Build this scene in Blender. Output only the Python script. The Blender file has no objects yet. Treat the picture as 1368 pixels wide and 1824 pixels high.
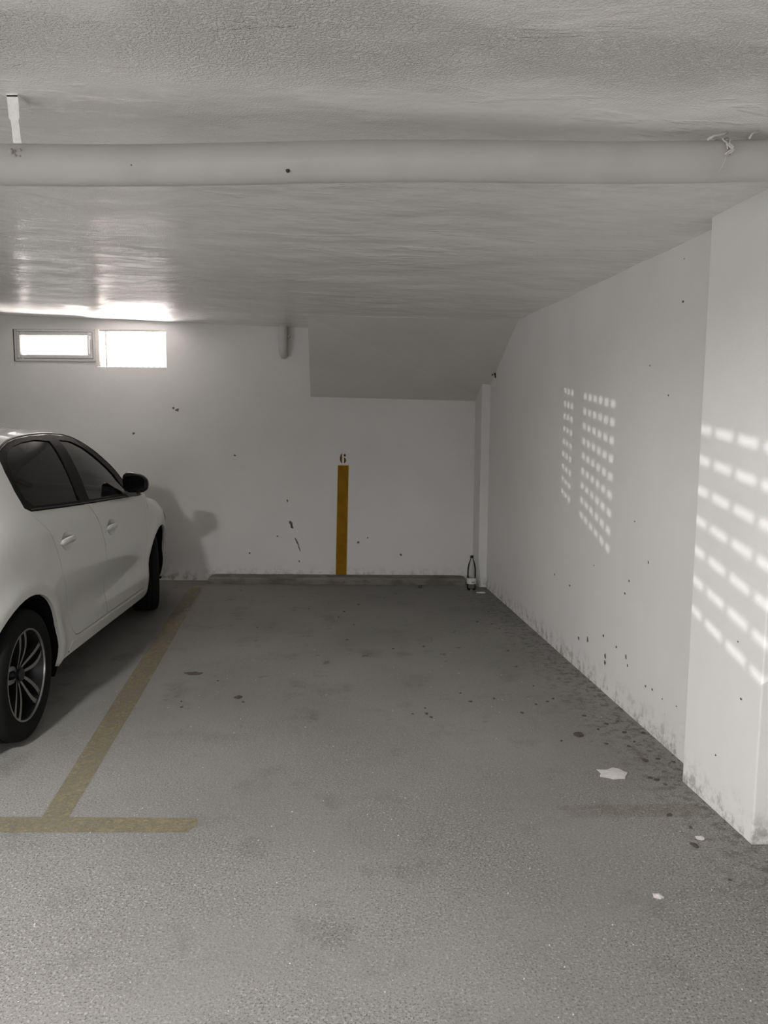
import bpy, math, random
from mathutils import Vector, Matrix, noise
from mathutils.geometry import delaunay_2d_cdt
random.seed(7)
scene = bpy.context.scene
COL = scene.collection

# ------------------------------------------------------------------ camera
F_PX, CAM_H = 1370.0, 1.49
PITCH, ROLL = math.atan(157 / 1370.0), 0.006
cam_d = bpy.data.cameras.new('camera')
cam_d.sensor_fit = 'VERTICAL'
cam_d.sensor_height = 24.0
cam_d.lens = 24.0 * F_PX / 1824.0
cam_d.clip_start = 0.05
cam = bpy.data.objects.new('camera', cam_d)
COL.objects.link(cam)
fwd = Vector((0, math.cos(PITCH), -math.sin(PITCH)))
up0 = Vector((0, math.sin(PITCH), math.cos(PITCH)))
rt0 = Vector((1, 0, 0))
RT = rt0 * math.cos(ROLL) + up0 * math.sin(ROLL)
UP = up0 * math.cos(ROLL) - rt0 * math.sin(ROLL)
m = Matrix((RT, UP, -fwd)).transposed().to_4x4()
m.translation = Vector((0, 0, CAM_H))
cam.matrix_world = m
scene.camera = cam

# ------------------------------------------------------------------ view, world, large lights
scene.view_settings.view_transform = 'Standard'
scene.view_settings.look = 'None'
scene.view_settings.gamma = 1.0
scene.view_settings.exposure = 0.0
scene.view_settings.use_curve_mapping = False

world = bpy.data.worlds.new('overcast_sky')
scene.world = world
world.use_nodes = True
bg = world.node_tree.nodes['Background']
bg.inputs['Color'].default_value = (1.0, 0.97, 0.95, 1)
bg.inputs['Strength'].default_value = 1.35

def area(name, loc, target, sx, sy, power, col):
    d = bpy.data.lights.new(name, 'AREA')
    d.shape = 'RECTANGLE'; d.size = sx; d.size_y = sy
    d.energy = power; d.color = col
    o = bpy.data.objects.new(name, d); COL.objects.link(o)
    o.location = loc
    o.rotation_euler = (Vector(target) - Vector(loc)).to_track_quat('-Z', 'Y').to_euler()
    return o
# area lamp standing in for daylight at an added opening behind the camera
REAR_FILL = area('rear_opening_fill', (-.75, -3.95, 1.0), (-.2, 2.5, 1.75), 2.7, 1.7, 28, (1.0, 0.985, 0.965))
# area lamp added as daylight fill at a made-up opening in the left wall
SIDE_FILL = area('side_opening_fill', (-6.45, -.6, 1.0), (0, .4, 1.25), 3.4, 1.7, 125, (1.0, 0.99, 0.975))
# sunlit ground outside the small back window throws light up on the ceiling
WIN_LIGHT = area('daylight_back_window', (-2.55, 7.95, 1.62), (-2.45, 6.75, 2.42), 1.5, 0.5, 380, (1.0, 0.93, 0.89))
# spot lamp added close by, standing in for sun through the slotted leaf
S_SPOT = Vector((-5.0, -4.0, 2.146))
sd = bpy.data.lights.new('slot_spot', 'SPOT')
sd.energy = 1900; sd.shadow_soft_size = 0.0034
sd.spot_size = math.radians(13); sd.spot_blend = 0.0
sd.color = (1.0, 0.985, 0.96)
so = bpy.data.objects.new('slot_spot', sd); COL.objects.link(so)
so.location = S_SPOT
so.rotation_euler = (Vector((1.22, 3.65, 1.27)) - S_SPOT).to_track_quat('-Z', 'Y').to_euler()

# ------------------------------------------------------------------ pixel helpers (1368 x 1824 frame)
CAMP = Vector((0, 0, CAM_H))
def ray(x, y):
    return fwd + RT * ((x - 684) / F_PX) + UP * ((912 - y) / F_PX)
def on_z(x, y, z=0.0):
    d = ray(x, y); return CAMP + d * ((z - CAM_H) / d.z)
def on_plane(x, y, p, n):
    d = ray(x, y); return CAMP + d * ((Vector(p) - CAMP).dot(Vector(n)) / d.dot(Vector(n)))
BACK_Y = 7.2
W_N = Vector((0.994, 0.106, 0)).normalized()
W_P = Vector((1.334, 3.289, 0))
def on_back(x, y): return on_plane(x, y, (0, BACK_Y, 0), (0, 1, 0))
def on_right(x, y, off=0.0): return on_plane(x, y, W_P + W_N * off, W_N)
def wall_x(y): return W_P.x - (y - W_P.y) * W_N.y / W_N.x
def ceil_z(x, y): return 2.335 - 0.035 * x

# ------------------------------------------------------------------ object helpers
def tag(o, label=None, cat=None, group=None, kind=None):
    if label: o['label'] = label
    if cat: o['category'] = cat
    if group: o['group'] = group
    if kind: o['kind'] = kind
    return o
def empty(name, loc=(0, 0, 0), rz=0.0):
    o = bpy.data.objects.new(name, None); COL.objects.link(o)
    o.location = loc; o.rotation_euler = (0, 0, rz); o.empty_display_size = 0.1
    return o
def mesh_obj(name, verts, faces, mat, parent=None, smooth=False, autosmooth=None):
    me = bpy.data.meshes.new(name)
    me.from_pydata([tuple(v) for v in verts], [], faces)
    me.validate(); me.update()
    if mat: me.materials.append(mat)
    if smooth:
        me.polygons.foreach_set('use_smooth', [True] * len(me.polygons))
        if autosmooth: me.set_sharp_from_angle(angle=math.radians(autosmooth))
    o = bpy.data.objects.new(name, me); COL.objects.link(o)
    if parent: o.parent = parent
    return o
class MB:
    """collects shapes for one mesh"""
    def __init__(s): s.v = []; s.f = []
    def add(s, v, f):
        n = len(s.v); s.v += [Vector(p) for p in v]; s.f += [tuple(i + n for i in q) for q in f]; return s
    def box(s, a, b):
        x0, y0, z0 = a; x1, y1, z1 = b
        v = [(x0,y0,z0),(x1,y0,z0),(x1,y1,z0),(x0,y1,z0),(x0,y0,z1),(x1,y0,z1),(x1,y1,z1),(x0,y1,z1)]
        return s.add(v, [(0,3,2,1),(4,5,6,7),(0,1,5,4),(1,2,6,5),(2,3,7,6),(3,0,4,7)])
    def prism(s, poly, z0, z1):
        n = len(poly)
        area2 = sum(poly[i][0]*poly[(i+1)%n][1]-poly[(i+1)%n][0]*poly[i][1] for i in range(n))
        if area2 < 0: poly = poly[::-1]
        def zz(z, p): return z(p[0], p[1]) if callable(z) else z
        v = [(p[0],p[1],zz(z0,p)) for p in poly] + [(p[0],p[1],zz(z1,p)) for p in poly]
        f = [tuple(reversed(range(n))), tuple(range(n, 2*n))] + [(i,(i+1)%n,n+(i+1)%n,n+i) for i in range(n)]
        return s.add(v, f)
    def tube(s, pts, r, seg=12, cap=True):
        pts = [Vector(p) for p in pts]; n = len(pts)
        rr = r if isinstance(r, (list, tuple)) else [r]*n
        rings = []; prev = None
        for i, p in enumerate(pts):
            t = (pts[min(i+1,n-1)] - pts[max(i-1,0)]).normalized()
            a = prev if prev is not None else (Vector((0,0,1)) if abs(t.z) < .9 else Vector((1,0,0)))
            a = (a - t*a.dot(t)).normalized(); b = t.cross(a); prev = a
            rings.append([p + (a*math.cos(2*math.pi*k/seg) + b*math.sin(2*math.pi*k/seg))*rr[i] for k in range(seg)])
        v = [q for rg in rings for q in rg]; f = []
        for i in range(n-1):
            for k in range(seg):
                f.append((i*seg+k, i*seg+(k+1)%seg, (i+1)*seg+(k+1)%seg, (i+1)*seg+k))
        if cap:
            f.append(tuple(reversed(range(seg)))); f.append(tuple(range((n-1)*seg, n*seg)))
        return s.add(v, f)
    def lathe(s, prof, seg=24, mat=None, cap0=False, cap1=False):
        """prof = [(r, h)] around local z, mat = transform"""
        M = mat or Matrix.Identity(4)
        v = []; f = []; n = len(prof)
        for r, h in prof:
            for k in range(seg):
                a = 2*math.pi*k/seg; v.append(M @ Vector((r*math.cos(a), r*math.sin(a), h)))
        for i in range(n-1):
            for k in range(seg):
                f.append((i*seg+k, i*seg+(k+1)%seg, (i+1)*seg+(k+1)%seg, (i+1)*seg+k))
        if cap0: f.append(tuple(reversed(range(seg))))
        if cap1: f.append(tuple(range((n-1)*seg, n*seg)))
        return s.add(v, f)
    def grid(s, fn, nu, nv, flip=False):
        v = [fn(i/nu, j/nv) for j in range(nv+1) for i in range(nu+1)]
        f = []
        for j in range(nv):
            for i in range(nu):
                a = j*(nu+1)+i; q = (a, a+1, a+nu+2, a+nu+1)
                f.append(q[::-1] if flip else q)
        return s.add(v, f)
    def build(s, name, mat, parent=None, smooth=False, autosmooth=None):
        return mesh_obj(name, s.v, s.f, mat, parent, smooth, autosmooth)
def bevel(o, w, seg=2):
    md = o.modifiers.new('edge_round', 'BEVEL'); md.width = w; md.segments = seg; md.limit_method = 'ANGLE'
    return o

# ------------------------------------------------------------------ materials
MATS = {}
class NT:
    def __init__(s, name):
        s.m = bpy.data.materials.new(name); s.m.use_nodes = True
        s.t = s.m.node_tree; s.b = s.t.nodes['Principled BSDF']; s.out = s.t.nodes['Material Output']
    def n(s, typ, **kw):
        q = s.t.nodes.new(typ)
        for k, v in kw.items():
            if k.startswith('i_'):
                key = k[2:].replace('_', ' ')
                q.inputs[key].default_value = v
            else: setattr(q, k, v)
        return q
    def l(s, a, b): s.t.links.new(a, b)
    def coord(s, scale=(1,1,1), rot=(0,0,0)):
        tc = s.n('ShaderNodeTexCoord'); mp = s.n('ShaderNodeMapping')
        mp.inputs['Scale'].default_value = scale; mp.inputs['Rotation'].default_value = rot
        s.l(tc.outputs['Object'], mp.inputs['Vector']); return mp.outputs['Vector']
    def noise(s, vec, scale, detail=4, rough=.55, dist=0):
        q = s.n('ShaderNodeTexNoise'); q.inputs['Scale'].default_value = scale
        q.inputs['Detail'].default_value = detail; q.inputs['Roughness'].default_value = rough
        q.inputs['Distortion'].default_value = dist
        s.l(vec, q.inputs['Vector']); return q.outputs['Fac']
    def ramp(s, fac, a, b, c0=0.0, c1=1.0):
        q = s.n('ShaderNodeMapRange'); q.interpolation_type = 'SMOOTHSTEP'
        q.inputs['From Min'].default_value = a; q.inputs['From Max'].default_value = b
        q.inputs['To Min'].default_value = c0; q.inputs['To Max'].default_value = c1
        s.l(fac, q.inputs['Value']); return q.outputs['Result']
    def math(s, op, a, b=None):
        q = s.n('ShaderNodeMath', operation=op)
        for i, x in enumerate((a, b)):
            if x is None: continue
            if isinstance(x, (int, float)): q.inputs[i].default_value = x
            else: s.l(x, q.inputs[i])
        return q.outputs[0]
    def mix(s, fac, a, b, blend='MIX'):
        q = s.n('ShaderNodeMix', data_type='RGBA', blend_type=blend)
        for k, x in (('Factor', fac), ('A', a), ('B', b)):
            idx = {'Factor': 0, 'A': 6, 'B': 7}[k]
            if isinstance(x, (int, float)): q.inputs[idx].default_value = x
            elif isinstance(x, tuple): q.inputs[idx].default_value = x if len(x) == 4 else (*x, 1)
            else: s.l(x, q.inputs[idx])
        return q.outputs[2]
    def bump(s, height, strength=.3, dist=.01, normal=None):
        q = s.n('ShaderNodeBump'); q.inputs['Strength'].default_value = strength; q.inputs['Distance'].default_value = dist
        s.l(height, q.inputs['Height'])
        if normal is not None: s.l(normal, q.inputs['Normal'])
        return q.outputs['Normal']
    def z(s):
        tc = s.n('ShaderNodeTexCoord'); sp = s.n('ShaderNodeSeparateXYZ'); s.l(tc.outputs['Object'], sp.inputs[0])
        return sp.outputs
    def set(s, **kw):
        for k, v in kw.items():
            key = {'col': 'Base Color', 'rough': 'Roughness', 'metal': 'Metallic', 'spec': 'Specular IOR Level', 'coat': 'Coat Weight', 'crough': 'Coat Roughness', 'normal': 'Normal', 'alpha': 'Alpha'}[k]
            if isinstance(v, (int, float)): s.b.inputs[key].default_value = v
            elif isinstance(v, tuple): s.b.inputs[key].default_value = v if len(v) == 4 else (*v, 1)
            else: s.l(v, s.b.inputs[key])
        return s
def plain(name, col, rough=.5, metal=0.0, coat=0.0, spec=.5, bump=0.0, bscale=60, vary=.06):
    t = NT(name); v = t.coord()
    nz = t.noise(v, bscale, 3)
    c = t.mix(t.ramp(nz, .3, .7), tuple(x*(1-vary) for x in col), tuple(min(1, x*(1+vary)) for x in col))
    t.set(col=c, rough=rough, metal=metal, coat=coat, crough=.06, spec=spec)
    if bump: t.set(normal=t.bump(nz, bump, .003))
    MATS[name] = t.m; return t.m

def wall_material(name, base, streak=1.0):
    t = NT(name); v = t.coord(); P = t.z()
    big = t.noise(v, 1.3, 5, .6)
    c = t.mix(t.ramp(big, .3, .75), tuple(x*.93 for x in base), base)
    # splash and scuff dirt that creeps up from the floor
    low = t.ramp(P[2], 0.0, .22, 1.0, 0.0)
    low2 = t.math('MULTIPLY', low, low)
    d1 = t.ramp(t.noise(t.coord((1,1,.85)), 14, 9, .75), .46, .62)
    c = t.mix(t.math('MULTIPLY', t.math('MULTIPLY', low2, d1), .7), c, (.16, .15, .13))
    # chips: small vertical flecks
    fl = t.ramp(t.noise(t.coord((1,1,.7)), 55, 3, .6), .70, .76)
    zone = t.ramp(t.noise(v, 2.1, 2), .52, .68)
    lowz = t.ramp(P[2], .1, .62, 1.0, 0.0)
    c = t.mix(t.math('MULTIPLY', t.math('MULTIPLY', fl, zone), t.math('MULTIPLY', lowz, .8)), c, (.10, .095, .09))
    # sparse pin holes everywhere
    ph = t.ramp(t.noise(v, 37, 2, .5), .83, .85)
    c = t.mix(t.math('MULTIPLY', ph, .6), c, (.12, .11, .10))
    h = t.math('ADD', t.math('MULTIPLY', t.noise(t.coord((1,1,1)), 7, 5, .6), .8), t.math('MULTIPLY', t.noise(v, 85, 2), .10))
    t.set(col=c, rough=.62, spec=.3, normal=t.bump(h, .35, .012))
    MATS[name] = t.m; return t.m
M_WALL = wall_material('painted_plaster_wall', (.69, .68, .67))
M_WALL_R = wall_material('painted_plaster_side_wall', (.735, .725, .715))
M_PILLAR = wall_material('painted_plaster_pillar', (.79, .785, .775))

def ceiling_material():
    t = NT('rough_painted_ceiling'); v = t.coord(); P = t.z()
    big = t.noise(v, .9, 4)
    c = t.mix(t.ramp(big, .3, .7), (.83, .82, .805), (.90, .89, .875))
    stip = t.ramp(t.noise(v, 150, 2, .6), .38, .66)
    stip2 = t.noise(v, 46, 3, .6)
    zone = t.ramp(t.noise(t.coord((1, 1.8, 1)), 1.9, 4), .36, .58, .25, 1.0)
    near = t.ramp(P[1], 1.85, 2.15, 1.0, .10)      # stippled coat stops at the pipe
    amp = t.math('MULTIPLY', zone, near)
    # sparse trowel ridges
    rid = t.ramp(t.noise(t.coord((1.0, 3.2, 1), (0, 0, .18)), 2.6, 4, .55, .8), .55, .66)
    rid = t.math('MULTIPLY', rid, t.ramp(t.noise(v, 1.1, 2), .42, .62))
    soft = t.noise(t.coord((1, 1.5, 1)), 3.0, 3, .5)
    h1 = t.math('ADD', t.math('MULTIPLY', stip, .75), t.math('MULTIPLY', stip2, .35))
    n1 = t.bump(t.math('MULTIPLY', h1, amp), 1.0, .007)
    h2 = t.math('ADD', t.math('MULTIPLY', soft, 1.0), t.math('MULTIPLY', rid, .22))
    t.set(col=c, rough=.20, spec=.6, normal=t.bump(h2, .8, .022, n1))
    return t.m
M_CEIL = ceiling_material()

def floor_material():
    t = NT('worn_concrete_floor'); v = t.coord(); P = t.z()
    big = t.noise(v, .8, 6, .6); mid = t.noise(v, 3.2, 6, .65)
    fine = t.noise(v, 105, 4, .75); fine2 = t.noise(v, 150, 3, .65)
    c = t.mix(t.ramp(big, .3, .7), (.235, .227, .214), (.305, .298, .284))
    c = t.mix(t.ramp(mid, .50, .74, 0, .55), c, (.135, .128, .118))
    c = t.mix(t.ramp(t.math('ADD', P[1], t.math('MULTIPLY', mid, 2.0)), 5.2, 7.8, 0, .5), c, (.115, .108, .097))   # darker towards the kerb, dim light at the back put into the colour
    # pale and dark aggregate, strongest where the finish has worn through
    wear = t.ramp(t.noise(v, 1.1, 4), .34, .6, .35, 1.0)
    near = t.ramp(P[1], 2.4, 4.2, 1.0, .35)
    wear = t.math('MULTIPLY', wear, near)
    c = t.mix(t.math('MULTIPLY', t.ramp(fine, .52, .66), t.math('MULTIPLY', wear, .95)), c, (.50, .49, .47))
    c = t.mix(t.math('MULTIPLY', t.ramp(fine2, .52, .64), t.math('MULTIPLY', wear, .9)), c, (.07, .068, .064))
    # oil and damp stains
    st = t.ramp(t.noise(v, 6.5, 5, .7), .60, .72)
    back = t.ramp(P[1], 2.9, 4.8, .2, .85)  # stains made stronger at the back, adding the dimmer light there to the colour
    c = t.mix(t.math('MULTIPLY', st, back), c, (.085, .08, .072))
    # leaf litter dust along the right wall
    dx = t.math('ADD', P[0], t.math('MULTIPLY', P[1], .1063))
    edge = t.ramp(dx, 1.25, 1.66)
    dl = t.ramp(t.noise(v, 21, 6, .7), .47, .62)
    c = t.mix(t.math('MULTIPLY', t.math('MULTIPLY', edge, dl), .7), c, (.07, .066, .058))
    h = t.math('ADD', t.math('MULTIPLY', fine, .6), t.math('MULTIPLY', t.noise(v, 40, 3), .4))
    t.set(col=c, rough=.78, spec=.25, normal=t.bump(h, .9, .005))
    return t.m
M_FLOOR = floor_material()

def paint_material(name, col, cover, soft):
    """worn road paint: flakes off to bare floor"""
    t = NT(name); v = t.coord()
    nz = t.noise(v, 26, 6, .72); n2 = t.noise(v, 3.0, 3)
    c = t.mix(t.ramp(t.noise(v, 95, 3), .4, .65), col, tuple(x*.72 for x in col))
    a = t.ramp(t.math('ADD', t.math('MULTIPLY', nz, .7), t.math('MULTIPLY', n2, .3)), .5-soft, .5+soft, cover, max(0, cover-.5))
    t.set(col=c, rough=.7, spec=.3, alpha=a)
    return t.m
M_LINE = paint_material('worn_yellow_floor_paint', (.30, .26, .165), .90, .16)
M_LINE_FAINT = paint_material('rubbed_out_yellow_floor_paint', (.275, .235, .12), .30, .12)
M_STRIPE = plain('yellow_wall_paint', (.25, .122, .005), .7, spec=.12, bscale=12, vary=.10)
M_STRIPE_EDGE = plain('pale_yellow_overspray', (.62, .56, .38), .65)
M_DIGIT = plain('brown_stencil_paint', (.13, .052, .012), .7, spec=.12)
M_KERB = None
def kerb_material():
    t = NT('weathered_kerb'); v = t.coord((.5, 1, 1))
    n = t.noise(v, 9, 6, .7)
    c = t.mix(t.ramp(n, .35, .65), (.115, .107, .092), (.20, .19, .165))
    w = t.ramp(t.noise(t.coord((.6,1,1)), 5.5, 5, .7), .60, .68)
    c = t.mix(t.math('MULTIPLY', w, .6), c, (.42, .41, .38))
    t.set(col=c, rough=.85, spec=.2, normal=t.bump(n, .5, .006)); return t.m
M_KERB = kerb_material()
M_PIPE = plain('grey_painted_pipe', (.52, .51, .50), .42, bscale=5, vary=.05)
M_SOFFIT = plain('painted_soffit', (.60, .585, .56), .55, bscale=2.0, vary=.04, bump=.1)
M_STRAP = plain('white_strap', (.94, .94, .93), .45)
M_WIRE = plain('painted_wire', (.62, .60, .58), .5)
M_DARK = plain('dark_dirt', (.05, .047, .042), .85)
M_SCUFF = plain('grey_scuff', (.12, .112, .105), .85)
M_STAIN = plain('brown_stain', (.42, .40, .38), .8)
M_LEAF = plain('dry_leaf_brown', (.075, .062, .048), .8, bump=.3)
M_FLAKE = plain('plaster_flake', (.66, .63, .61), .8, bump=.4, bscale=90)
M_FRAME = plain('aluminium_frame', (.52, .51, .50), .45, metal=.3)
M_MESHW = plain('white_expanded_metal', (.72, .68, .66), .5)
M_GAP = plain('black_gap', (.018, .017, .016), .6)
M_STEEL = plain('galvanised_sheet', (.42, .42, .42), .45, metal=.7)
M_CONCRETE = plain('outside_concrete', (.55, .53, .50), .85, bump=.3, bscale=20)
# car
M_PAINT = plain('white_car_paint', (.78, .78, .755), .32, coat=1.0, spec=.5, bscale=3, vary=.01)
M_GLOSS = plain('gloss_black_trim', (.008, .008, .008), .25, spec=.35)
M_SURR = plain('satin_black_surround', (.008, .008, .008), .5, spec=.07)
M_TRIM = plain('matt_black_trim', (.02, .02, .02), .6)
M_PLASTIC = plain('black_underbody', (.008, .008, .008), .9, spec=.1)
M_TYRE = plain('tyre_rubber', (.012, .012, .012), .85, spec=.15, bscale=120, bump=.15)
M_RIM = plain('dark_grey_rim', (.035, .035, .037), .35, metal=.6)
M_CUT = plain('machined_alloy', (.42, .42, .42), .28, metal=.9)
M_CHROME = plain('bright_chrome', (.65, .65, .65), .15, metal=1.0)
M_MIRROR = plain('dark_mirror_glass', (.045, .047, .05), .08, metal=1.0)
M_SEAT = plain('dark_seat_cloth', (.028, .028, .03), .9, bump=.3)
M_LAMPRED = plain('red_lamp_lens', (.25, .01, .01), .15, coat=.8)
M_LAMPCLR = plain('headlamp_lens', (.30, .31, .32), .12, coat=1.0)
def glass_material(name, tint, ior=1.5, rough=.02):
    t = NT(name); t.t.nodes.remove(t.b)
    tr = t.n('ShaderNodeBsdfTransparent'); tr.inputs['Color'].default_value = (*tint, 1)
    gl = t.n('ShaderNodeBsdfGlossy'); gl.inputs['Roughness'].default_value = rough
    fr = t.n('ShaderNodeFresnel'); fr.inputs['IOR'].default_value = ior
    mx = t.n('ShaderNodeMixShader')
    t.l(fr.outputs[0], mx.inputs[0]); t.l(tr.outputs[0], mx.inputs[1]); t.l(gl.outputs[0], mx.inputs[2])
    t.l(mx.outputs[0], t.out.inputs['Surface'])
    return t.m
M_GLASS = glass_material('window_glass', (.95, .96, .95))
M_CARGLASS = glass_material('car_front_glass', (.50, .54, .52), 1.40)
M_PRIVACY = glass_material('car_privacy_glass', (.05, .05, .05), 1.33)
M_PET = glass_material('clear_plastic', (.90, .92, .92), rough=.06)
M_LABEL = plain('bottle_label', (.62, .61, .60), .5)
def emit_material(name, col, strength):
    t = NT(name); t.t.nodes.remove(t.b)
    e = t.n('ShaderNodeEmission'); e.inputs['Color'].default_value = (*col, 1); e.inputs['Strength'].default_value = strength
    t.l(e.outputs[0], t.out.inputs['Surface']); return t.m
M_LAMP = emit_material('lit_opal_lamp', (1.0, .988, .968), 1440)

# ------------------------------------------------------------------ the setting
X_L, Y_F = -6.1, -3.4
T = .25
# floor
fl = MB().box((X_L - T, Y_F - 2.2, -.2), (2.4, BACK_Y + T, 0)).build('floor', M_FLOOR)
tag(fl, 'grey worn concrete garage floor with pale aggregate and dark litter', 'floor', kind='structure')
# ceiling: a rough plastered slab that drops slightly to the right
cb = MB()
nx, ny = 170, 210
x0, x1, y0, y1 = X_L - T, 2.3, Y_F - T, BACK_Y + T
def ceil_pt(a, b):
    x = x0 + (x1 - x0)*a; y = y0 + (y1 - y0)*b
    z = ceil_z(x, y)
    z += .010*(noise.noise(Vector((x*1.1, y*2.3, 3.1)))) + .004*noise.noise(Vector((x*3.7, y*7.0, 9.0)))
    return (x, y, z)
cb.grid(ceil_pt, nx, ny, flip=True)
cb.add([(x0,y0,3.0),(x1,y0,3.0),(x1,y1,3.0),(x0,y1,3.0)], [(0,1,2,3)])
def idx(i, j): return j*(nx+1)+i
top = len(cb.v) - 4
cb.f.append(tuple([idx(i,0) for i in range(nx+1)] + [top+1, top])); cb.f.append(tuple([idx(i,ny) for i in range(nx,-1,-1)] + [top+3, top+2]))
cb.f.append(tuple([idx(0,j) for j in range(ny,-1,-1)] + [top, top+3])); cb.f.append(tuple([idx(nx,j) for j in range(ny+1)] + [top+2, top+1]))
ceil = cb.build('ceiling', M_CEIL, smooth=True, autosmooth=40)
tag(ceil, 'uneven grey-white painted plaster ceiling with stippled coat', 'ceiling', kind='structure')

# window opening in the back wall
WX0, WXM, WX1 = on_back(24, 610).x, on_back(171, 615).x, on_back(296, 620).x
WZ0, WZ1 = 1.995, 2.335
def slab_back():
    b = MB(); ya, yb = BACK_Y, BACK_Y + T; zt = 2.75; xr = 2.0
    b.box((X_L - T, ya, 0), (WX0, yb, zt)); b.box((WX1, ya, 0), (xr, yb, zt))
    b.box((WX0, ya, 0), (WX1, yb, WZ0)); b.box((WX0, ya, WZ1), (WX1, yb, zt))
    return b.build('wall_back', M_WALL)
wall_back = tag(slab_back(), 'scuffed off-white back wall with small high window', 'wall', kind='structure')
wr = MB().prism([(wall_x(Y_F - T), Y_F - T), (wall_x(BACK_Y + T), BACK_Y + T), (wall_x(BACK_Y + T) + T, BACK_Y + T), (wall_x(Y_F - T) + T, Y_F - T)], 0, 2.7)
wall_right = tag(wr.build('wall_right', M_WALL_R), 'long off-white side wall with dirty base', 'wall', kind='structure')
wl = MB().box((X_L - T, Y_F - T, 0), (X_L, -2.4, 2.75)).box((X_L - T, 1.2, 0), (X_L, BACK_Y, 2.75)).box((X_L - T, -2.4, 2.05), (X_L, 1.2, 2.75))  # opening added so the side lamp can shine in
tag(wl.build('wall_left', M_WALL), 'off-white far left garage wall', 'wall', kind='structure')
OPEN = [(-5.7, -3.55, 2.25), (-2.2, .70, 2.05)]        # added openings for the stand-in lamps: gate gap on the left, wide entrance behind
wf = MB(); xa = X_L - T
for ox0, ox1, oz in OPEN:
    wf.box((xa, Y_F - T, 0), (ox0, Y_F, 2.75)).box((ox0, Y_F - T, oz), (ox1, Y_F, 2.75)); xa = ox1
wf.box((xa, Y_F - T, 0), (wall_x(Y_F - T) + .1, Y_F, 2.75))
tag(wf.build('wall_front', M_WALL), 'off-white wall with openings added to let light in', 'wall', kind='structure')

# pillar on the right wall
pA, pB = Vector((1.263, 3.092)), Vector((1.322, 2.598))
pil = MB()
NZ = 40
ring = []
outl = [pA, pB, Vector((wall_x(2.60) + .06, 2.603)), Vector((wall_x(3.092) + .06, 3.092))]
pil.prism([tuple(p) for p in outl], 0, lambda x, y: ceil_z(x, y) + .02)
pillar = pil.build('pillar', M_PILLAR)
bevel(pillar, .005, 2)
tag(pillar, 'square off-white pillar projecting from the right wall, striped by light', 'pillar', kind='structure')
# slim pier in the far right corner
pier = MB().prism([(.842, BACK_Y), (.868, 6.95), (wall_x(6.95) + .02, 6.95), (wall_x(BACK_Y) + .02, BACK_Y)], 0, lambda x, y: ceil_z(x, y) - .02)
pier = pier.build('corner_pier', M_WALL); bevel(pier, .006)
tag(pier, 'slim off-white pier in the far corner behind the bottle', 'pier', kind='structure')
# sloping underside of a stair in the back right corner
tl, tr = (-.627, 6.361), (wall_x(6.10) + .03, 6.10)
bl, br = (on_back(553, 707).x, BACK_Y), (wall_x(BACK_Y) + .05, BACK_Y)
sv = [(tl[0], tl[1], ceil_z(*tl) + .0), (tr[0], tr[1], ceil_z(*tr)), (br[0], br[1], 1.700), (bl[0], bl[1], 1.734)]
sv += [(tl[0], tl[1], ceil_z(*tl) + .04), (tr[0], tr[1], ceil_z(*tr) + .04), (br[0], br[1], ceil_z(*br) + .04), (bl[0], bl[1], ceil_z(*bl) + .04)]
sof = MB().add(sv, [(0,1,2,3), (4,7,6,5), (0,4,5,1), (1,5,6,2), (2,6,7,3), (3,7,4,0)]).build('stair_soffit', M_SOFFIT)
bevel(sof, .004, 2)
tag(sof, 'smooth grey sloping underside of a stair below the ceiling', 'soffit', kind='structure')

# --- painted marks
def flat_poly(name, pts, normal, mat, parent, lift=.0015):
    """thin painted patch lying on a surface"""
    n = Vector(normal).normalized(); pts = [Vector(p) for p in pts]; k = len(pts)
    v = [p + n*lift for p in pts] + [p - n*.002 for p in pts]
    ar = Vector((0,0,0))
    for i in range(k): ar += pts[i].cross(pts[(i+1)%k])
    f = tuple(range(k)); 
    if ar.dot(n) < 0: f = f[::-1]
    return mesh_obj(name, v, [f], mat, parent)
L1 = flat_poly('painted_line', [(-1.290,2.765,0), (-1.190,2.765,0), (-1.325,4.07,0), (-1.55,6.02,0), (-1.655,6.93,0), (-1.775,6.93,0), (-1.675,6.02,0), (-1.455,4.07,0)], (0,0,1), M_LINE, fl)
L1['label'] = 'worn yellow bay line running to the back wall'
L2 = flat_poly('painted_line', [(-3.9,2.655,0), (-1.29,2.655,0), (-.715,2.660,0), (-.690,2.715,0), (-.70,2.765,0), (-1.29,2.765,0), (-3.9,2.765,0)], (0,0,1), M_LINE, fl)
L2['label'] = 'worn yellow line across the bay mouth'
L3 = flat_poly('painted_line', [(.70,2.78,0), (1.24,2.80,0), (1.25,2.90,0), (.68,2.875,0)], (0,0,1), M_LINE_FAINT, fl)
L3['label'] = 'nearly rubbed out yellow trace beside the pillar'
a, b, c, d = on_back(602, 829), on_back(621, 829), on_back(617, 1026), on_back(598, 1026)
for p in (c, d): p.z = .045
e = Vector((.007, 0, 0))
flat_poly('overspray_border', [a - e + Vector((0,0,.008)), b + e + Vector((0,0,.008)), c + e, d - e], (0,-1,0), M_STRIPE_EDGE, wall_back, .0008)
st = flat_poly('painted_stripe', [a, b, c, d], (0,-1,0), M_STRIPE, wall_back, .0018)
st['label'] = 'ochre yellow vertical stripe painted on the back wall'
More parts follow.
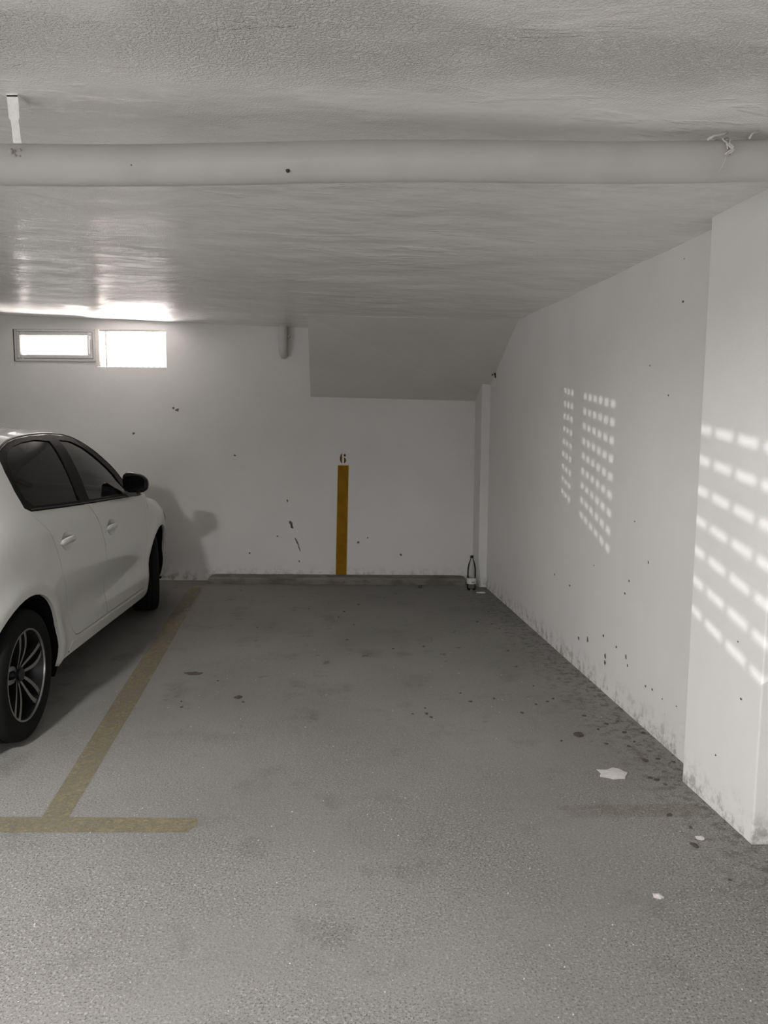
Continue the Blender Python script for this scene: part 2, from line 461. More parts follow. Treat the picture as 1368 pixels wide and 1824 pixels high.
# stencilled 6, three separate islands as cut by the stencil
dc = on_back(611, 816.5); HH = .046
def ell(cx, cz, rx, rz, a0, a1, n=14):
    return [(cx + rx*math.cos(math.radians(a0 + (a1-a0)*i/n)), cz + rz*math.sin(math.radians(a0 + (a1-a0)*i/n))) for i in range(n+1)]
isl = [
    ell(-.006, 0, .024, .046, 90, 270) + [(-.010, -.030), (-.008, 0), (-.010, .030)],
    ell(.007, -.018, .022, .027, 88, -88) + [(.009, -.03), (.010, -.018), (.009, -.006)],
    ell(.016, .029, .011, .013, 0, 340),
]
for q in isl:
    o = flat_poly('stencil_digit', [(dc.x + x, BACK_Y, dc.z + z) for x, z in q], (0,-1,0), M_DIGIT, wall_back, .0012)
    o['label'] = 'brown stencilled number 6'

# --- scuffs and holes on the walls and pipe
def blob(center, ux, uz, normal, rx, rz, mat, parent, name, ang=0, n=11, jag=.35):
    pts = []
    for i in range(n):
        a = 2*math.pi*i/n; r = 1 + random.uniform(-jag, jag)
        x, z = rx*r*math.cos(a), rz*r*math.sin(a)
        x, z = x*math.cos(ang) - z*math.sin(ang), x*math.sin(ang) + z*math.cos(ang)
        pts.append(Vector(center) + Vector(ux)*x + Vector(uz)*z)
    return flat_poly(name, pts, normal, mat, parent, .001)
def scuff_back(px, py, w, h, ang=0, mat=None):
    s = BACK_Y/F_PX
    blob(on_back(px, py), (1,0,0), (0,0,1), (0,-1,0), w*s/2, h*s/2, mat or M_SCUFF, wall_back, 'scuff_mark', ang)
for q in [(309,727,5,5),(316,730,7,5),(518,932,5,13,.35),(520,938,5,7,.2),(529,965,3,14,.45),(533,976,2,14,.35),(238,772,4,4),(418,811,4,4),(512,892,3,4),(714,988,5,5),(638,966,4,4),(655,958,3,4),(533,1000,3,4),(494,955,3,3),(445,985,3,4)]:
    scuff_back(*q)
wt = Vector((-W_N.y, W_N.x, 0))
def scuff_right(px, py, w, h, off=0.0, ang=0, parent=None):
    p = on_right(px, py, off); s = p.y/F_PX
    blob(p, wt, (0,0,1), -W_N, w*s*.8, h*s*.34, M_SCUFF, parent or wall_right, 'scuff_mark', ang)
for q in [(1217,537,4,6),(1158,651,3,4),(1191,704,3,5),(1219,451+10,2,4),(1131,929,3,4),(1155,1002,3,8),(1121,1035,4,7),(1113,1057,4,6),(1058,1007,3,4),(988,1023,3,6),(1015,1043,4,6),(1075,1133,5,8),(1031,1137,5,9),(1047,1140,5,16),(1098,1152,4,7),(1078,1168,6,14),(1078,1180,5,14),(1115,1170,4,14),(1118,1185,4,10),(1150,1222,4,8),(1162,1228,4,6),(1180,1245,3,5),(1205,1258,3,4),(1335,501,3,9,-.05)]:
    scuff_right(*q)
for q in [(1231,1147,4,9,-.088,.3),(1315,1143,3,4,-.088),(1320,1245,3,6,-.088),(1267,1255,3,4,-.088),(1266,1285,3,5,-.088),(1275,1345,3,6,-.088)]:
    scuff_right(*q, parent=pillar)
# broken plaster where the soffit meets the corner pier
hb = MB()
hc = on_right(882, 670)
for k in range(5):
    r = random.uniform(.008, .016); o = Vector((random.uniform(-.03,.02), random.uniform(-.03,.01), random.uniform(-.012,.02)))
    hb.lathe([(0,-r),(r*.7,-r*.6),(r,0),(r*.7,r*.6),(0,r)], 7, Matrix.Translation(hc + o))
hb.build('broken_plaster', M_DARK, sof, smooth=True)

# ------------------------------------------------------------------ back window
win = empty('window_1', (0, BACK_Y, 0)); tag(win, 'small high window, sash on the left and open mesh on the right', 'window', kind='structure')
def lbox(name, a, b, mat, parent, bv=0.0):
    """box in world coordinates under a parent standing at (0, BACK_Y, 0)"""
    o = MB().box((a[0], a[1]-BACK_Y, a[2]), (b[0], b[1]-BACK_Y, b[2])).build(name, mat, parent)
    if bv: bevel(o, bv)
    return o
fy0, fy1 = BACK_Y - .012, BACK_Y + .045
fx0, fx1, fz0, fz1 = WX0 + .012, WXM - .004, 2.045, WZ1 - .002
# blind bottom rail in the opening under the sash
lbox('sill_board', (WX0, BACK_Y + .004, WZ0), (WXM, BACK_Y + .10, fz0), M_WALL, win)
lbox('shadow_gap', (WX0 - .001, BACK_Y - .003, fz0), (fx0, BACK_Y + .05, fz1), M_GAP, win)  # black strip painting the shade in the gap beside the frame
fr_ = MB(); w = .022
def lb(mb, a, b): mb.box((a[0], a[1]-BACK_Y, a[2]), (b[0], b[1]-BACK_Y, b[2]))
lb(fr_, (fx0, fy0, fz0), (fx0 + w, fy1, fz1)); lb(fr_, (fx1 - w, fy0, fz0), (fx1, fy1, fz1))
lb(fr_, (fx0 + w, fy0, fz0), (fx1 - w, fy1, fz0 + w)); lb(fr_, (fx0 + w, fy0, fz1 - w), (fx1 - w, fy1, fz1))
outer = fr_.build('window_frame', M_FRAME, win); bevel(outer, .003)
sx0, sx1, sz0, sz1 = fx0 + w + .003, fx1 - w - .003, fz0 + w + .003, fz1 - w - .003
sa = MB(); sw = .030
lb(sa, (sx0, fy0 - .010, sz0), (sx0 + sw, fy1 - .01, sz1)); lb(sa, (sx1 - sw - .012, fy0 - .010, sz0), (sx1, fy1 - .01, sz1))
lb(sa, (sx0 + sw, fy0 - .010, sz0), (sx1 - sw - .012, fy1 - .01, sz0 + sw)); lb(sa, (sx0 + sw, fy0 - .010, sz1 - sw), (sx1 - sw - .012, fy1 - .01, sz1))
sash = sa.build('sash', M_FRAME, win); bevel(sash, .005)
lbox('pane', (sx0 + sw - .004, BACK_Y + .010, sz0 + sw - .004), (sx1 - sw - .008, BACK_Y + .014, sz1 - sw + .004), M_GLASS, sash)
hx = sx1 - .020
hb = MB(); lb(hb, (hx - .010, fy0 - .018, 2.24), (hx + .012, fy0 - .010, 2.275)); lb(hb, (hx - .004, fy0 - .040, 2.11), (hx + .008, fy0 - .028, 2.262)); lb(hb, (hx - .004, fy0 - .040, 2.245), (hx + .008, fy0 - .010, 2.262))
bevel(hb.build('handle', M_STRAP, sash), .003)
# expanded metal over the right half: a flat frame strip plus zigzag strands
lbox('mullion', (WXM - .004, BACK_Y - .004, WZ0 + .02), (WXM + .030, BACK_Y + T, WZ1), M_MESHW, win)
ms = MB(); lb(ms, (WXM + .03, BACK_Y + .018, WZ1 - .018), (WX1, BACK_Y + .03, WZ1)); lb(ms, (WXM + .078, BACK_Y + .020, WZ0), (WXM + .092, BACK_Y + .028, WZ1))
ms.build('mesh_edge', M_MESHW, win)
px, pz = .052, .030
nr = int((WZ1 - WZ0)/pz) + 1
for r in range(nr):
    zc = WZ1 - .016 - r*pz
    pts = []; k = 0; x = WXM + .03
    while x < WX1 - .001:
        pts.append((x, .022 + .003*(k % 2), zc + (pz*.5 if k % 2 == (r % 2) else -pz*.5)*.92)); x += px/2; k += 1
    MB().tube(pts, .0028, 5).build('mesh_strand', M_MESHW, win)

# ground outside the window
gr = MB().box((X_L, BACK_Y + T, 1.30), (2.0, BACK_Y + 6, 1.42)).build('outside_ground', M_CONCRETE)
tag(gr, 'pale paving outside at the height of the back window', 'ground', kind='structure')
ap = MB().box((X_L - 6, Y_F - 9, -.22), (3, Y_F - 2.2, -.01)).box((X_L - 6, Y_F - 2.2, -.22), (X_L - T, 4, -.01)).build('outside_apron', M_CONCRETE)
tag(ap, 'concrete apron outside the garage entrance', 'ground', kind='structure')

# ------------------------------------------------------------------ overhead pipe, straps, stub
py = 2.25
pl, pr = Vector((-1.01, py, 2.205)), Vector((.96, py, 2.227))
pd = (pr - pl)/(pr.x - pl.x)
P0, P1 = pl + pd*(X_L + .02 - pl.x), pl + pd*(wall_x(py) - .002 - pl.x)
pipe = empty('overhead_pipe', (0, py, 0)); tag(pipe, 'long grey painted drain pipe slung under the ceiling', 'pipe')
off = Vector((0, -py, 0))
body = MB().tube([P0 + off + (P1 - P0)*(i/60) + Vector((0, 0, .004*math.sin(i*.55))) for i in range(61)], .0545, 28).build('pipe_body', M_PIPE, pipe, smooth=True, autosmooth=50)
for pxx, pyy, r in ((512,302,.006),(234,293,.003),(1100,300,.002)):
    q = on_plane(pxx, pyy, (0, py - .052, 0), (0, 1, 0)); 
    ax = pl + pd*(q.x - pl.x); dz = q.z - ax.z; yy = -math.sqrt(max(.0001, .0545**2 - dz*dz))
    MB().lathe([(0,-r*.4),(r,-r*.2),(r,r*.2),(0,r*.4)], 9, Matrix.Translation((q.x, yy, q.z)) @ Matrix.Rotation(math.pi/2, 4, 'X')).build('pipe_spot', M_DARK, body, smooth=True)
# white hanging strap at the left
sxx = on_plane(42, 230, (0, py, 0), (0, 1, 0)).x
strap = empty('pipe_strap', (sxx, py, 2.30)); tag(strap, 'white metal strap hanging the pipe from the ceiling', 'strap')
axz = (pl + pd*(sxx - pl.x)).z
zt = ceil_z(sxx, py) - .004; zb = axz + .050
def strap_mesh():
    b = MB(); rows = [(zt, -.016, .014), (zt - .03, -.014, .016), (zt - .058, -.013, .016), (zt - .066, -.008, .013), (zt - .085, -.006, .015), (zb, -.005, .017), (zb - .012, -.004, .018)]
    v = []
    for z, xa, xb in rows:
        for yy in (-.058, -.054):
            v += [(xa, yy, z - 2.30), (xb, yy, z - 2.30)]
    f = []
    for i in range(len(rows) - 1):
        a = i*4; c = a + 4
        f += [(a, a+1, c+1, c), (a+2, c+2, c+3, a+3), (a, c, c+2, a+2), (a+1, a+3, c+3, c+1)]
    b.add(v, f); return b
strap_mesh().build('band', M_STRAP, strap)
MB().box((-.016, -.058, zt - 2.304), (.014, .02, zt - 2.296)).build('foot', M_STRAP, strap)
# dirty knot left on the pipe below the strap
kb = MB()
for q in range(6):
    r = random.uniform(.004, .008)
    kb.lathe([(0,-r),(r,0),(0,r)], 7, Matrix.Translation((sxx + random.uniform(-.016,.012), -.052, axz + .022 + random.uniform(-.022,.002))))
kb.build('dirt_knot', M_STAIN, body, smooth=True)
# twisted wire tie at the right
wx = on_plane(1297, 262, (0, py - .05, 0), (0, 1, 0)).x
axr = (pl + pd*(wx - pl.x)).z
tie = empty('wire_tie', (wx, py, axr)); tag(tie, 'twisted wire tie looped over the pipe near the pillar', 'wire')
def arcp(dx, a0, a1, n=12, r=.058):
    return [Vector((dx*(1 if i < n*.7 else .4), -r*math.cos(math.radians(a0 + (a1-a0)*i/n)), r*math.sin(math.radians(a0 + (a1-a0)*i/n)))) for i in range(n+1)]
MB().tube(arcp(-.010, 100, 12), .0025, 6).build('wire', M_WIRE, tie, smooth=True)
MB().tube(arcp(.010, 100, 16), .0025, 6).build('wire', M_WIRE, tie, smooth=True)
kn = [Vector((.010*math.cos(t*1.9), -.0595 - .003*math.sin(t*2.3), .012 + .014*math.sin(t))) for t in [i*.5 for i in range(22)]]
MB().tube(kn, .0026, 6).build('knot', M_WIRE, tie, smooth=True)
MB().tube([(-.006,-.060,.0), (-.010,-.0595,-.015), (-.015,-.054,-.032), (-.020,-.040,-.046)], .0012, 5).build('loose_end', M_WIRE, tie, smooth=True)
MB().tube([(-.055,-.045,.040), (-.035,-.04,.052), (-.012,-.035,.056), (.004,-.03,.066)], .004, 6).build('wire_scrap', M_WIRE, tie, smooth=True)
MB().tube([(.06,-.042,.044), (.068,-.04,.058), (.09,-.035,.066)], .003, 6).build('wire_scrap', M_WIRE, tie, smooth=True)

# short downpipe stub by the soffit
sx = (on_back(497, 600).x + on_back(514, 600).x)/2
stub = empty('pipe_stub', (sx, BACK_Y - .06, 2.1)); tag(stub, 'short off-white pipe stub dropping from the ceiling into the back wall', 'pipe')
zt = ceil_z(sx, BACK_Y) - 2.1
MB().tube([(0,0,zt - .002), (0,0,.075)], .043, 20).build('socket', M_PIPE, stub, smooth=True, autosmooth=50)
MB().tube([(0,0,.10), (0,0,.065), (0,.004,.045), (0,.020,.025), (0,.040,.015), (0,.0595,.013)], .037, 20).build('elbow', M_PIPE, stub, smooth=True, autosmooth=60)
MB().lathe([(.044,0),(.047,.002),(.047,.010),(.044,.012)], 20, Matrix.Translation((0,0,.145))).build('ring', M_PIPE, stub, smooth=True)
cl = MB().box((.043, -.006, .17), (.062, .0595, .185)); cl.build('wall_clip', M_PIPE, stub)

# ------------------------------------------------------------------ kerb (wheel stop)
ka, kb_ = on_z(370, 1041).x, on_z(829, 1044).x
kp = MB(); kn_ = 48
def kern(x): return .004*noise.noise(Vector((x*5, 1, 2))) + .002*noise.noise(Vector((x*19, 4, 2)))
ringp = []
for i in range(kn_ + 1):
    x = ka + (kb_ - ka)*i/kn_; j = kern(x); e_ = .004 if 0 < i < kn_ else -.012
    ringp.append([(x, 7.035 + j, .001), (x, 7.035 + j*.8, .048 + j), (x, 7.048 + j, .060 + j + e_*.5), (x, 7.198, .062 + j*.5 + e_*.5), (x, 7.198, .001)])
kv = [p for r in ringp for p in r]; kf = []
for i in range(kn_):
    for k in range(5):
        kf.append((i*5+k, i*5+(k+1) % 5, (i+1)*5+(k+1) % 5, (i+1)*5+k))
kf += [(0,1,2,3,4), tuple(kn_*5+k for k in (4,3,2,1,0))]
kf = [q[::-1] for q in kf]
kerb = mesh_obj('wheel_stop', kv, kf, M_KERB)
tag(kerb, 'low weathered concrete kerb along the foot of the back wall', 'kerb')

# ------------------------------------------------------------------ bottle and scrap
bp = on_z(839.5, 1051)
bot = empty('plastic_bottle', (bp.x, bp.y, 0), .3); tag(bot, 'clear plastic water bottle with dark cap in the far corner', 'bottle')
prof = [(.0,.006),(.026,.002),(.036,.006),(.041,.016),(.041,.05),(.040,.055),(.041,.060),(.041,.115),(.040,.12),(.041,.125),(.0405,.15),(.0395,.16),(.0405,.17),(.039,.20),(.033,.235),(.024,.262),(.0165,.282),(.0135,.292),(.0135,.300)]
MB().lathe(prof, 28).build('bottle_body', M_PET, bot, smooth=True)
MB().lathe([(.0416,.062),(.0420,.064),(.0420,.112),(.0416,.114)], 28).build('label_band', M_LABEL, bot, smooth=True)
for z in (.072, .080):
    MB().grid(lambda a, b: (.0424*math.cos(-2.0 + a*.9), .0424*math.sin(-2.0 + a*.9), z + b*.004), 8, 1).build('print_line', M_DARK, bot)
MB().lathe([(.0,.318),(.0145,.318),(.0155,.316),(.0155,.296),(.0145,.294)], 20).build('cap', M_GLOSS, bot, smooth=True, autosmooth=50)

def scrap(name, px, py_, L, Wd, ang, mat, label, cat, thick=.004, curl=.004, group=None, seed=0, n=12):
    rnd = random.Random(seed); c = on_z(px, py_)
    o_pts = []
    for i in range(n):
        a = 2*math.pi*i/n; r = 1 + rnd.uniform(-.28, .18)
        o_pts.append((L/2*r*math.cos(a), Wd/2*r*math.sin(a)))
    v = [(0, 0, thick + curl)]; 
    for s, h in ((.6, .9), (1, .35)):
        for i, (x, y) in enumerate(o_pts): v.append((x*s, y*s, thick*h + curl*rnd.uniform(.2, 1.0)*s))
    for x, y in o_pts: v.append((x*.97, y*.97, 0.0))
    f = [(0, 1+i, 1+(i+1) % n) for i in range(n)]
    for k in range(2):
        b0 = 1 + k*n; b1 = b0 + n
        f += [(b0+i, b1+i, b1+(i+1) % n, b0+(i+1) % n) for i in range(n)]
    f.append(tuple(range(1+2*n, 1+3*n))[::-1])
    o = mesh_obj(name, v, f, mat, smooth=False)
    o.location = (c.x, c.y, .0008); o.rotation_euler = (0, 0, ang)
    return tag(o, label, cat, group)
scrap('plaster_flake', 1092, 1379, .135, .105, -.25, M_FLAKE, 'largest pale plaster flake on the floor near the pillar', 'flake', .006, .004, seed=3, n=16)
scrap('plaster_flake', 1248, 1494, .034, .03, -.6, M_FLAKE, 'small white chip on the floor in front of the pillar foot', 'flake', seed=4)
scrap('plaster_flake', 1172, 1598, .036, .022, -.5, M_FLAKE, 'small pale chip nearest the bottom right of the floor', 'flake', seed=5)
scrap('paper_scrap', 856, 1056, .08, .05, -.2, M_FLAKE, 'flat white paper scrap beside the plastic bottle', 'paper', .003, .006, seed=6)
scrap('leaf', 345, 1200, .105, .055, -.1, M_LEAF, 'dark flattened leaf on the floor near the car front door', 'leaf', .003, .004, seed=8)
scrap('leaf', 425, 1243, .045, .04, .2, M_LEAF, 'dark crumpled leaf on the floor right of the yellow bay line', 'leaf', .008, .006, seed=9)
scrap('leaf', 1030, 1310, .045, .05, .1, M_LEAF, 'dark curled leaf on the floor above the big plaster flake', 'leaf', .010, .006, seed=10)
scrap('stone', 748, 1047, .042, .06, 0, M_DARK, 'dark square lump on the floor in front of the kerb', 'stone', .022, .004, seed=11, n=8)
bits = [(433,1251),(388,1213),(323,1250),(323,1260),(429,1052),(432,1091),(458,1118),(639,1077),(613,1090),(550,1085),(603,1100),(618,1140),(630,1113),(700,1156),(755,1152),(760,1272),(757,1262),(768,1278),(735,1272),(820,1235),(838,1250),(850,1108),(685,1065),(876,1112),(905,1160),(920,1188),(950,1222),(985,1245),(930,1270),(955,1255),(1100,1285),(1112,1305),(1080,1325),(1130,1322),(1158,1386),(1170,1389),(1120,1330),(1172,1352),(1150,1355),(1192,1452),(1230,1475),(1235,1505),(1240,1508),(1300,1568),(1080,1290),(1000,1320),(975,1250),(870,1090),(890,1120),(880,1245),(1040,1275),(1065,1300),(1145,1305),(1200,1358),(1185,1398)]
for i, (x, y) in enumerate(bits):
    s = random.uniform(.009, .021)
    scrap('litter_bit', x, y, s*1.5, s, random.uniform(0, 3.1), M_LEAF, 'tiny dark bit of dry leaf litter on the concrete floor', 'litter', random.uniform(.002,.006), .002, 'dark litter bits scattered on the floor', 30+i, 7)
# pale grit, too fine to count
gb = MB()
for i in range(260):
    x = random.uniform(-2.2, 1.35); y = 1.75 + random.random()**1.3*3.4
    if x > wall_x(y) - .04 or (x < -1.55 and y > 2.6) or (x > 1.2 and 2.5 < y < 3.2): continue
    r = random.uniform(.0012, .0030)
    gb.add([(x-r,y,0),(x,y-r,0),(x+r,y,0),(x,y+r,0),(x,y,r*1.2)], [(0,1,4),(1,2,4),(2,3,4),(3,0,4)])
tag(gb.build('grit', M_FLAKE), 'fine pale grit scattered over the concrete floor', 'grit', kind='stuff')

# ------------------------------------------------------------------ ceiling lamp behind the camera
LX, LY = -1.80, .60
lz = ceil_z(LX, LY)
lamp = empty('ceiling_lamp', (LX, LY, lz)); tag(lamp, 'shallow enamel shade lamp on the ceiling out of view at the left', 'lamp')
MB().lathe([(0,.012),(.05,.012),(.05,-.02),(.12,-.026),(.30,-.040),(.338,-.052),(.340,-.112),(.336,-.112),(.334,-.056),(.30,-.046),(.0,-.034)], 40).build('shade', M_STRAP, lamp, smooth=True, autosmooth=40)
MB().lathe([(.088,-.040),(.090,-.052),(.082,-.068),(.06,-.079),(.03,-.084),(.0005,-.085)], 32).build('diffuser', M_LAMP, lamp, smooth=True)

# ------------------------------------------------------------------ slotted gate leaf, unseen, added to pattern the spot lamp
Cv = Vector((.801, 8.29, 0)); D = Vector((Cv.x - S_SPOT.x, Cv.y - S_SPOT.y, 0)).normalized(); Nn = Vector((D.y, -D.x, 0))
gate_h = .5
go = Vector((S_SPOT.x, S_SPOT.y, 0)) + Nn*gate_h
gate = empty('added_gate_leaf', go, math.atan2(D.y, D.x)); tag(gate, 'unseen slotted steel gate leaf added to pattern the light', 'gate')
s0, s1, gz0, gz1 = 1.10, 3.95, .04, 2.26
cols = []
def band(a, n, pitch=.0716, wd=.046, hh=.0048):
    for i in range(n): cols.append((a + i*pitch, a + i*pitch + wd, hh))
band(1.325, 6, wd=.056, hh=.0031); band(2.335, 6); band(2.925, 3)
zrow = [2.0195 - k*.0231 for k in range(9)][::-1]
gv = []; gf = []
def gq(xa, xb, za, zb):
    n = len(gv); gv.extend([(xa, 0, za), (xb, 0, za), (xb, 0, zb), (xa, 0, zb)]); gf.append((n, n+1, n+2, n+3))
x = s0
for a, b, hh in sorted(cols):
    gq(x, a, gz0, gz1)                    # solid strip up to the next column of slots
    z = gz0
    for zr in (zrow if a > 2 else zrow[2:]): gq(a, b, z, zr - hh); z = zr + hh
    gq(a, b, z, gz1); x = b
gq(x, s1, gz0, gz1)
mesh_obj('slotted_sheet', gv, gf, M_STEEL, gate)
MB().box((s0-.05,-.03,0), (s0,.03,gz1+.04)).build('stile', M_STEEL, gate)
MB().box((s1,-.03,0), (s1+.05,.03,gz1+.04)).build('stile', M_STEEL, gate)
MB().box((s0,-.03,gz1), (s1,.03,gz1+.04)).build('rail', M_STEEL, gate)
MB().box((s0,-.03,.01), (s1,.03,gz0+.01)).build('rail', M_STEEL, gate)

# ------------------------------------------------------------------ the car
CAR_YAW = .05
car = empty('car', (-2.51, 3.46, 0), CAR_YAW + math.pi/2)       # local x = forward, y = left
tag(car, 'white five-door hatchback parked nose to the back wall', 'car')
def smooth_tab(tab, x):
    n = len(tab)
    if x <= tab[0][0]: return tab[0][1]
    if x >= tab[-1][0]: return tab[-1][1]
    for i in range(n-1):
        if x <= tab[i+1][0]: break
    x0, y0 = tab[i]; x1, y1 = tab[i+1]; h = x1-x0; t = (x-x0)/h
    def sl(k):
        if k == 0: return (tab[1][1]-tab[0][1])/(tab[1][0]-tab[0][0])
        if k == n-1: return (tab[-1][1]-tab[-2][1])/(tab[-1][0]-tab[-2][0])
        return (tab[k+1][1]-tab[k-1][1])/(tab[k+1][0]-tab[k-1][0])
    m0, m1 = sl(i)*h, sl(i+1)*h
    return (2*t**3-3*t**2+1)*y0+(t**3-2*t**2+t)*m0+(-2*t**3+3*t**2)*y1+(t**3-t**2)*m1
PLAN = [(-.72,.57),(-.62,.69),(-.45,.785),(-.2,.85),(.1,.870),(.6,.874),(1.5,.874),(2.2,.870),(2.6,.862),(2.85,.83),(3.05,.775),(3.2,.70),(3.32,.60)]
PROF = [(.15,.075),(.2,.04),(.26,.022),(.34,.014),(.45,.020),(.55,.010),(.66,.0),(.76,.0),(.85,.005),(.93,.014),(1.0,.036),(1.05,.058),(1.15,.104),(1.25,.158),(1.33,.21),(1.39,.262),(1.45,.33)]
RAIL = [(3.18,.20),(3.25,.35),(3.25,.55),(3.20,.68),(3.05,.765),(2.8,.838),(2.5,.896),(2.22,.945),(2.14,.985),(2.06,1.07),(1.93,1.16),(1.78,1.24),(1.62,1.315),(1.45,1.38),(1.3,1.415),(1.08,1.428),(.8,1.425),(.55,1.41),(.3,1.375),(.05,1.335),(-.2,1.29),(-.40,1.25),(-.47,1.18),(-.54,1.05),(-.60,.93),(-.64,.80),(-.66,.65),(-.67,.5),(-.65,.35),(-.60,.22)]
MID = [(3.34,.20),(3.38,.38),(3.38,.56),(3.34,.70),(3.20,.83),(2.85,.93),(2.5,.985),(2.28,1.02),(2.18,1.045),(2.02,1.13),(1.84,1.23),(1.66,1.32),(1.5,1.39),(1.36,1.435),(1.2,1.46),(1.0,1.472),(.75,1.475),(.5,1.468),(.2,1.45),(-.1,1.42),(-.4,1.385),(-.58,1.355),(-.60,1.27),(-.68,1.08),(-.74,.95),(-.76,.80),(-.77,.65),(-.79,.5),(-.77,.35),(-.70,.22)]
WC, WR, WB, AR = .31, .31, 2.54, .375
def arch_d(u, z): return min(math.hypot(u, z-WC), math.hypot(u-WB, z-WC))
def surf(u, z):
    t = min(1, max(0, (z-.95)/.14)); t = t*t*(3-2*t)
    n = .07*max(0, (u-1.25)/.75)**1.5 + .10*max(0, (.15-u)/.8)**1.5
    w = smooth_tab(PLAN, u) - smooth_tab(PROF, z) - t*n
    # wheel arch flare
    d = arch_d(u, z)
    if z > .2: w += .014*max(0, 1 - abs(d - AR - .03)/.11)**2*min(1, max(0, (z-.2)/.15))
    # rolled edge of bonnet wing
    if u > 2.2 and z > .6:
        zr = smooth_tab([(2.2,.945),(2.5,.896),(2.8,.838),(3.05,.765),(3.2,.68)], u)
        q = max(0, 1 - (zr - z)/.11)
        w -= .045*q*q
    # soft hollow along the lower doors
    if .45 < u < 2.15: w -= .012*math.exp(-((z-.50)/.09)**2)*min(1, (u-.45)/.25, (2.15-u)/.25)
    return w
def inpoly(p, poly):
    x, y = p; r = False; n = len(poly); j = n-1
    for i in range(n):
        xi, yi = poly[i]; xj, yj = poly[j]
        if (yi > y) != (yj > y) and x < (xj-xi)*(y-yi)/(yj-yi) + xi: r = not r
        j = i
    return r
def densify(poly, h):
    out = []
    for i in range(len(poly)):
        a = Vector(poly[i]); b = Vector(poly[(i+1) % len(poly)]); k = max(1, int(math.ceil((b-a).length/h)))
        for q in range(k): out.append(tuple(a + (b-a)*q/k))
    return out
def inset(poly, d):
    n = len(poly)
    ar = sum(poly[i][0]*poly[(i+1) % n][1]-poly[(i+1) % n][0]*poly[i][1] for i in range(n))
    s = 1 if ar > 0 else -1; out = []
    for i in range(n):
        p0, p1, p2 = Vector(poly[i-1]), Vector(poly[i]), Vector(poly[(i+1) % n])
        e1 = (p1-p0).normalized(); e2 = (p2-p1).normalized()
        n1 = Vector((-e1.y, e1.x))*s; n2 = Vector((-e2.y, e2.x))*s
        b = n1+n2
        b = b.normalized() if b.length > 1e-6 else n1
        out.append(tuple(p1 + b*(d/max(.5, b.dot(n1)))))
    return out
def seg_d(p, a, b):
    ax, ay = a; bx, by = b; dx, dy = bx-ax, by-ay; L = dx*dx+dy*dy
    t = 0 if L == 0 else max(0, min(1, ((p[0]-ax)*dx+(p[1]-ay)*dy)/L))
    return math.hypot(p[0]-ax-t*dx, p[1]-ay-t*dy)
def panel(name, poly, mat, side, parent, holes=(), off=0.0, flange=.018, h=.035, fn=None):
    """curved body panel: a side-view outline triangulated and laid on the body surface"""
    fn = fn or surf
    loops = [densify(poly, h)] + [densify(q, h) for q in holes]
    pts = []; edges = []
    for lp in loops:
        b = len(pts); pts += lp; edges += [(b+i, b+(i+1) % len(lp)) for i in range(len(lp))]
    nb = len(pts)
    us = [p[0] for p in loops[0]]; zs_ = [p[1] for p in loops[0]]
    bsegs = [(pts[a], pts[b]) for a, b in edges]
    z = min(zs_); row = 0
    while z < max(zs_):
        u = min(us) + (row % 2)*h*.5
        while u < max(us):
            p = (u, z)
            if inpoly(p, loops[0]) and not any(inpoly(p, q) for q in loops[1:]):
                if min(max(abs(p[0]-a[0]), abs(p[1]-a[1])) for a, b in bsegs) > h*.55 and min(seg_d(p, a, b) for a, b in bsegs if abs(a[0]-u) < 2*h and abs(a[1]-z) < 2*h or False) > h*.45 if any(abs(a[0]-u) < 2*h and abs(a[1]-z) < 2*h for a, b in bsegs) else True:
                    pts.append(p)
            u += h
        z += h*.87; row += 1
    r = delaunay_2d_cdt([Vector(p) for p in pts], edges, [], 0, 1e-5)
    V = [tuple(v) for v in r[0]]; Fc = []
    for t in r[2]:
        c = (sum(V[i][0] for i in t)/3, sum(V[i][1] for i in t)/3)
        if inpoly(c, loops[0]) and not any(inpoly(c, q) for q in loops[1:]): Fc.append(tuple(t))
    sy = -1 if side > 0 else 1
    v3 = [(p[0], sy*(fn(*p)+off), p[1]) for p in V]
    if flange:
        cnt = {}
        for t in Fc:
            for i in range(3):
                e = (t[i], t[(i+1) % 3]); cnt[tuple(sorted(e))] = cnt.get(tuple(sorted(e)), 0)+1
        rim = {}
        for e, c in cnt.items():
            if c == 1:
                q = []
                for i in e:
                    for k in (0, 1):
                        if (i, k) not in rim:
                            p = V[i]; rim[i, k] = len(v3); v3.append((p[0], sy*(fn(*p)+off-k*flange), p[1]))
                Fc.append((rim[e[0],0], rim[e[1],0], rim[e[1],1], rim[e[0],1]))
    # consistent outward facing
    F2 = []
    for t in Fc:
        if len(t) == 3:
            a, b, c = (Vector(v3[i]) for i in t)
            if (b-a).cross(c-a).y*sy < 0: t = t[::-1]
        F2.append(t)
    return mesh_obj(name, v3, F2, mat, parent, smooth=True)
def arc(c, a0, a1, n, r=AR): return [(c + r*math.cos(math.radians(a0+(a1-a0)*i/n)), WC + r*math.sin(math.radians(a0+(a1-a0)*i/n))) for i in range(n+1)]
def dense_curve(tab, k=4):
    out = []
    n = len(tab)
    for i in range(n-1):
        p0, p1, p2, p3 = (Vector(tab[max(0, min(n-1, j))]) for j in (i-1, i, i+1, i+2))
        for q in range(k):
            t = q/k
            out.append(tuple(.5*((2*p1)+(-p0+p2)*t+(2*p0-5*p1+4*p2-p3)*t*t+(-p0+3*p1-3*p2+p3)*t**3)))
    out.append(tuple(tab[-1])); return out
RAILD = dense_curve(RAIL, 4); MIDD = dense_curve(MID, 4)
OUT = RAILD + arc(0, 196, -12, 26) + [(.42,.252)] + [(1.2,.235),(2.12,.205)] + arc(WB, 194, -17, 26)
